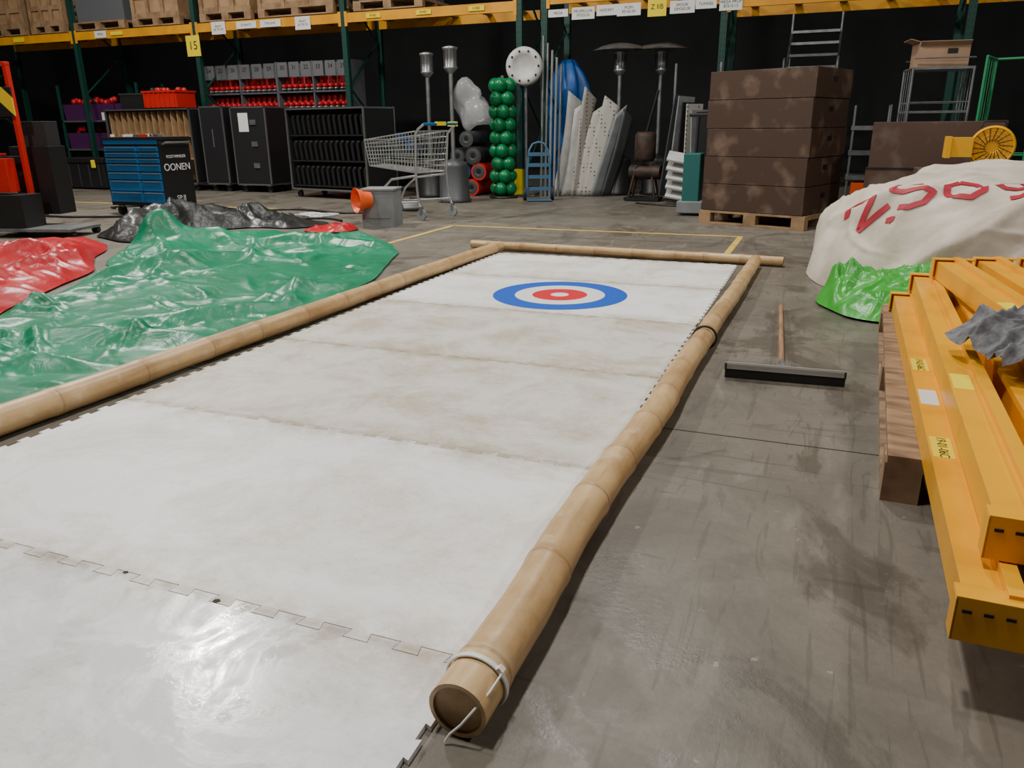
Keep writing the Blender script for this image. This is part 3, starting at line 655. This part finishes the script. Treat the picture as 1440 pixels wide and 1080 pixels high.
b=MB(); b.box((0,0,.2),(.36,.36,.40),GREY); b.box((0,0,.405),(.38,.38,.02),GREY); b.box((.0,-.182,.22),(.28,.006,.24),GREY)
b.lathe((-.08,-.17,.30),[(.085,0),(.09,.07),(.125,.14),(.135,.17),(.13,.17),(.12,.14),(.08,.07),(.001,.02)],ORANGE,n=28,axis=(-.75,-.65,.0))
b.build("snow_cannon_box",(-4.60,7.68,0),.25,bevel=.006)
b=MB(); b.lathe((0,0,0),[(.001,0),(.09,0),(.135,.03),(.14,.06),(.135,.09),(.09,.12),(.001,.12)],GREY,n=28); b.lathe((0,0,0),[(.1415,.045),(.1425,.06),(.1415,.075)],WHITE,n=28)
b.sweep([(.0,0,.12),(0,0,.16),(.05,0,.17),(.1,0,.165)],.012,BLACK,8); b.build("curling_stone",(-5.08,9.2,0))
def heater(name,loc,dome=True,base=True,c=BLACK):
    b=MB()
    b.lathe((0,0,0),[(.001,0),(.24,0),(.25,.03),(.22,.06),(.21,.5),(.2,.56),(.05,.6),(.03,.62)],c,n=24)
    b.cyl((0,0,.6),(0,0,1.75),.03,STEEL,n=12)
    b.lathe((0,0,1.75),[(.03,0),(.09,.06),(.1,.08),(.09,.09),(.09,.3),(.1,.31),(.11,.34),(.03,.36)],STEEL,n=20)
    for k in range(12): t=k*pi/6; b.cyl((.093*cos(t),.093*sin(t),1.84),(.093*cos(t),.093*sin(t),2.06),.004,DARK,n=5)
    if dome: b.lathe((0,0,2.1),[(.42,0),(.4,.015),(.3,.06),(.15,.095),(.02,.11),(.001,.115)],STEEL,n=32); b.lathe((0,0,2.095),[(.42,0),(.3,.05),(.001,.1)],STEEL,n=32)
    return b.build(name,loc)
heater("patio_heater",(-5.78,11.2,0),False); heater("patio_heater.001",(-5.05,10.5,0),False,c=DGREY) ; heater("patio_heater.002",(-3.08,12.3,0)); heater("patio_heater.003",(-2.5,12.5,0))
b=MB()
for k in range(9):
    for q in range(4):
        t=q*pi/2+k*.6; b.sph((.11*cos(t),.11*sin(t),.14+k*.185),.105,BALL,n=12)
b.cyl((0,0,0),(0,0,1.75),.02,STEEL); b.lathe((0,0,0),[(.001,0),(.22,0),(.22,.03),(.001,.035)],BLACK)
b.build("green_ball_tower",(-4.60,11.3,0))
b=MB(); b.lathe((0,0,0),[(.001,-.1),(.24,-.1),(.27,-.07),(.27,.07),(.24,.1),(.17,.105),(.16,.09),(.001,.09)],WHITE,n=40,axis=(.25,-1,0)); 
for k in range(10):
    t=k*2*pi/10; b.sph((.03+.21*cos(t),-.108+.05*cos(t)*1.0,.21*sin(t)),.018,INK,n=6)
b.cyl((.0,.05,-.26),(.0,.05,-1.86),.025,STEEL); b.box((0,.1,-1.87),(.3,.2,.02),STEEL); b.build("round_signal_lamp",(-4.36,11.60,1.885))
b=MB(); LB=mat("steel_blue_paint",(.05,.14,.24),.4)
for s_ in (-.2,.2): b.sweep([(s_,0,.08),(s_,.02,.5),(s_*.8,.06,.85),(s_*.5,.08,.95)],.018,LB,8)
b.sweep([(-.1,.08,.95),(0,.08,.98),(.1,.08,.95)],.018,LB,8)
for z in (.2,.4,.6,.78): b.box((0,.03,z),(.38,.03,.06),LB)
b.box((0,-.14,.02),(.42,.28,.012),LB)
for s_ in (-.24,.24): b.cyl((s_-.025,.06,.12),(s_+.025,.06,.12),.12,DARK,n=20); b.cyl((s_-.028,.06,.12),(s_+.028,.06,.12),.05,ALU,n=14)
b.build("hand_truck",(-3.92,11.0,0),.4,scale=.84)
b=MB()
for k in range(5): b.cyl((k*.07-.14,0,0),(k*.07-.14+.02,.05,2.3-.1*k),.018,[STEEL,STEEL,GREY,GREY,STEEL][k],n=10)
b.build("steel_pole_bundle",(-3.98,11.66,0)); 
b=MB(); n=48; nv2=30; vs=[]
for j in range(nv2+1):
    t=j/nv2; r=.30*(1-.75*max(0,t-.72)/.28*max(0,t-.72)/.28)*(1-.12*sin(t*5))
    for i in range(n):
        a=2*pi*i/n; rr=r*(1+.16*sin(a*5+2*sin(t*3))+.10*sin(a*9+t*4))
        vs.append((rr*cos(a),rr*.75*sin(a),2.02*t))
b.add(vs,[(j*n+i,j*n+(i+1)%n,(j+1)*n+(i+1)%n,(j+1)*n+i) for j in range(nv2) for i in range(n)]+[tuple(nv2*n+i for i in range(n))],RBLUE,True)
b.build("blue_cover",(-4.0,12.62,.01))
b=MB()
for k in range(7):
    w=.30-.02*k; h=[1.45,1.35,1.5,1.3,1.38,1.25,1.2][k]; x=-.36+k*.125; fan=(-.3+k*.1); yaw=[1.0,.75,1.1,.3,.2,.8,.9][k]
    vs=[];n=14
    for j in range(n+1):
        t=j/n
        for i in range(5):
            s_=i/4-.5; wid=w; ax_=x+.20*t+fan*.12*t*t+.035*sin(t*3+k)
            vs.append((ax_+s_*wid*cos(yaw), -.12+s_*wid*sin(yaw)+.25*t, h*t*(1+.12*s_*(1 if k%2 else -1))))
    b.add(vs,[(j*5+i,j*5+i+1,(j+1)*5+i+1,(j+1)*5+i) for j in range(n) for i in range(4)],[WHITE,WHITE,PERF,PERF,PERF,GREY,DGREY][k],True)
o=b.build("perforated_panel_stack",(-3.52,12.0,.01)); md=o.modifiers.new("s","SOLIDIFY"); md.thickness=.018
b=MB()
for x,y,z,sx,sz,m in ((-6.95,12.0,.35,.42,.7,BLACK),(-6.55,12.0,.75,.4,.4,DBLUE),(-6.3,12.1,.5,.35,.8,BLACK),(-6.9,12,.9,.3,.3,DBLUE),(-6.35,12.0,.98,.35,.22,DGREY)):
    b.sph((x+6,y-12,z*.9),.5,m,(sx*1.1,.7,sz*.75),n=16,nz=.5)
b.build("sports_bag_pile",(-5.95,12.15,.02))
b=MB()
for (x,z,r,m) in ((0,.13,.13,BLUE),(.27,.13,.13,RED),(.13,.36,.13,DBLUE),(.40,.37,.13,RED),(.04,.6,.13,DARK),(.31,.61,.14,DARK),(.2,.86,.12,DGREY)):
    b.cyl((x,-.35,z),(x,.3,z),r,m,n=20); b.lathe((x,-.351,z),[(r*.8,0),(r*.55,-.006),(r*.4,-.006),(r*.3,0)],DGREY,n=20,axis=(0,1,0)); b.lathe((x,-.353,z),[(r*.3,0),(.001,0)],BLACK,n=16,axis=(0,1,0))
b.build("foam_roll_stack",(-5.48,11.80,.001))
b=MB(); b.sph((0,0,0),.34,PLBAG,(.9,.5,1),n=30,nz=.9); b.build("plastic_bag",(-5.3,11.75,1.36))
b=MB(); b.lathe((0,0,.55),[(.001,0),(.13,0),(.15,.05),(.15,.35),(.12,.4),(.001,.4)],RUST); b.cyl((-.2,0,.4),(.25,-.05,.4),.1,RUST)
for s_ in ((-.2,-.15),(.2,-.15),(-.2,.15),(.2,.15)): b.cyl((s_[0]*.5,s_[1]*.5,.5),(s_[0],s_[1],0),.018,RUST,n=8)
b.box((0,0,.03),(.5,.35,.04),BLACK); b.cyl((.0,0,.9),(.15,0,1.5),.02,BLACK,n=8)
b.build("water_pump",(-2.45,11.4,0))
b=MB()
for k in range(6):
    x=-.2+k*.09; b.box((x,-.05*k+.1,.72+.03*(k%2)),(.02,.3,1.35-.1*k),[DGREY,GREY,BLACK,PERF,GREY,DGREY][k],R=Matrix.Rotation(.12-.04*k,3,'Y')@Matrix.Rotation(-.6,3,'Z'))
for k in range(5): b.box((.0,-.3,.1+k*.12),(.42,.22,.025),WHITE,R=Matrix.Rotation(.5,3,'X')@Matrix.Rotation(.2,3,'Y'))
for s_ in (-.25,.35): b.cyl((s_,.2,0),(s_,.2,1.8),.02,STEEL)
b.build("plastic_grille_stack",(-1.82,11.2,.03))
b=MB(); b.box((0,0,.42),(.2,.3,.6),TEAL); b.box((0,0,.1),(.3,.36,.14),GREY); b.cyl((0,.1,.6),(0,.16,1.15),.018,BLACK); b.box((0,.16,1.15),(.22,.04,.04),BLACK); b.cyl((-.16,.1,.07),(-.12,.1,.07),.07,DARK); b.cyl((.12,.1,.07),(.16,.1,.07),.07,DARK)
b.build("floor_scrubber",(-1.5,9.75,0),0,bevel=.01)
b=MB(); b.box((0,0,.3),(1.2,.8,.6),BROWN2); b.box((0,0,.83),(1.16,.8,.44),BROWN2); b.box((0,0,.605),(1.2,.82,.01),DARK); b.build("plyometric_box_stack.001",(1.0,9.3,0),-.1,bevel=.004)
b=MB(); b.box((0,0,.16),(1.0,.7,.32),BROWN2); b.box((0,0,.485),(.98,.7,.32),BROWN2); b.build("plyometric_box_stack.002",(1.25,8.1,0),0,bevel=.004)
def cage(name,loc,w,d,h,m,shelves,rz=0):
    b=MB()
    for sx in (-1,1):
        for sy in (-1,1):
            b.cyl((sx*w/2,sy*d/2,.12),(sx*w/2,sy*d/2,h),.014,m,n=8); b.cyl((sx*w/2-.015,sy*d/2,.05),(sx*w/2+.015,sy*d/2,.05),.05,DARK,n=12); b.cyl((sx*w/2,sy*d/2,.09),(sx*w/2,sy*d/2,.14),.012,m,n=8)
        b.cyl((sx*w/2,-d/2,h),(sx*w/2,d/2,h),.014,m,n=8)
        for k in range(5):
            y=-d/2+d*k/4; b.cyl((sx*w/2,y,.15),(sx*w/2,y,h),.005,m,n=5)
    b.box((0,0,.15),(w,d,.03),m)
    for z in shelves:
        b.box((0,0,z),(w,d,.025),m)
        for s_ in (-1,1): b.cyl((-w/2,s_*d/2,z+.1),(w/2,s_*d/2,z+.1),.008,m,n=6)
    b.cyl((-w/2,d/2,h),(w/2,d/2,h),.014,m,n=8)
    return b.build(name,loc,rz)
cage("service_trolley",(1.03,10.35,0),.6,.5,1.6,STEEL,(.6,1.15,1.6),.1)
b=MB(); b.box((0,0,.13),(.5,.4,.26),CARD); b.box((0,-.2,.22),(.5,.12,.006),CARD,R=Matrix.Rotation(-.7,3,'X')); b.box((-.28,0,.27),(.14,.38,.006),CARD,R=Matrix.Rotation(.3,3,'Y')); b.box((.08,-.202,.16),(.1,.003,.05),INK)
b.build("cardboard_box",(1.02,10.35,1.613),.12)
cage("roll_container",(1.78,10.3,0),.5,.6,1.7,GRNC,(.6,),-.3)
b=MB()
for k in range(8): b.box((0,k*.22,1.1+k*.2),(.75,.22,.04),STEEL)
for s_ in (-.39,.39): b.box((s_,.77,1.8),(.03,1.8*1.0,.18),STEEL,R=Matrix.Rotation(math.atan2(.2,.22),3,'X')); b.cyl((s_,0,0),(s_,0,2.0),.025,STEEL); b.cyl((s_,1.54,0),(s_,1.54,3.0),.025,STEEL)
b.build("metal_staircase",(-.42,13.6,0))
b=MB()
for k in range(4): b.box((0,0,.08+k*.3),(.45,.4,.05),STEEL); 
for sx in(-.2,.2):
    for sy in (-.18,.18): b.cyl((sx,sy,0),(sx,sy,1.25),.012,STEEL,n=6)
b.box((0,-.05,.22),(.3,.25,.2),ORANGE); b.build("wire_shelf_rack",(.45,11.2,0))
b=MB(); A=(-.15,-1,0)
b.lathe((0,0,.24),[(.001,.02),(.06,.02),(.07,-.0),(.19,-.0),(.2,-.02),(.205,.0),(.215,.02),(.22,.1),(.2,.17),(.001,.18)],FANY,n=40,axis=(-A[0],-A[1],0))
ax=Vector(A).normalized(); u=Vector((ax.y,-ax.x,0)).normalized(); w=Vector((0,0,1)); c0=Vector((0,0,.24))
for k in range(18):
    t=k*2*pi/18; b.cyl(c0+ax*.008+(u*cos(t)+w*sin(t))*.06,c0+ax*.008+(u*cos(t+.3)+w*sin(t+.3))*.19,.005,RUST,n=6)
for r in (.09,.13,.17): b.torus(c0+ax*.008,ax,r,.004,FANY,32,5)
b.box((-.30,.02,.24),(.22,.2,.2),FANY); b.box((-.42,.0,.24),(.05,.22,.22),FANY); b.box((0,.05,.015),(.36,.3,.03),BLACK); b.sweep([(-.12,.08,.43),(-.1,.08,.5),(.1,.08,.5),(.12,.08,.43)],.014,BLACK,8)
b.build("air_blower",(1.28,7.87,.648),0,bevel=.004,scale=.80)
def cable(name,pts,r,m):
    P=catmull([Vector((x,y,0)) for x,y in pts],8)[:-16]; b=MB(); b.sweep([(p.x,p.y,r+.001) for p in P],r,m,6); return b.build(name)
cable("power_cable",[(-9.2,8.2),(-8.3,8.9),(-7.2,8.5),(-6.6,8.8),(-5.8,8.6),(-5.3,8.7),(-4.9,8.2),(-4.6,7.95)],.014,BLACK)
cable("power_cable.001",[(-9.5,7.4),(-8.9,7.2),(-7.6,7.75),(-6.9,8.2),(-6.1,7.85),(-5.6,8.0),(-5.2,7.8),(-4.9,7.6)],.014,BLACK)
b=MB(); pts=[]
for i in range(90): pts.append((.24*sin(i*.41)*cos(i*.05)+.1*sin(i*.9),.13*cos(i*.53)+.05*sin(i*1.3),.012+.008*(1+sin(i))))
b.sweep(pts,.007,ROPE,6); b.build("white_rope",(-5.95,8.25,.0))
cable("power_cable.002",[(-2.4,10.9),(-1.9,10.6),(-1.5,10.7),(-1.3,10.2),(-1.0,9.9),(-.6,10.3)],.01,BLACK)
# ---------------------------------------------------------------- lights
def lamp(i,x,y,p,z=6.0):
    b=MB(); b.lathe((0,0,0),[(.30,0),(.31,.05),(.15,.2),(.08,.3),(.001,.3)],ALU); b.cyl((0,0,.3),(0,0,ZC-z-.012),.01,BLACK,n=6)
    o=b.build("high_bay_lamp"+("" if i==0 else ".%03d"%i),(x,y,z+.01))
    l=D.lights.new("led",'AREA'); l.shape='DISK'; l.size=.45; l.energy=p; l.color=(1,.962,.90); lo=D.objects.new("led",l); COL.objects.link(lo); lo.parent=o; lo.location=(0,0,-.02)
for i,(x,y,p) in enumerate(((-7.3,6.9,460),(-1.6,6.9,240),(4.5,6.9,150),(-7.3,1.2,240),(-1.6,1.2,210),(4.5,1.2,120),(-13.5,6.9,180),(-4.4,9.6,50),(-11,9.8,60))): lamp(i,x,y,p)
w=D.worlds.new("world"); bpy.context.scene.world=w; w.use_nodes=True; w.node_tree.nodes["Background"].inputs[0].default_value=(.5,.52,.55,1); w.node_tree.nodes["Background"].inputs[1].default_value=.1
# ---------------------------------------------------------------- camera
cam=D.cameras.new("camera"); co=D.objects.new("camera",cam); COL.objects.link(co); bpy.context.scene.camera=co
cam.sensor_width=36; cam.lens=1085/1440*36; cam.clip_start=.02
Mx=Matrix.Rotation(math.radians(21.7),4,'Z')@Matrix.Rotation(math.radians(90-18.55),4,'X')@Matrix.Rotation(math.radians(-.63),4,'Z'); Mx.translation=Vector((0,0,1.06)); co.matrix_world=Mx
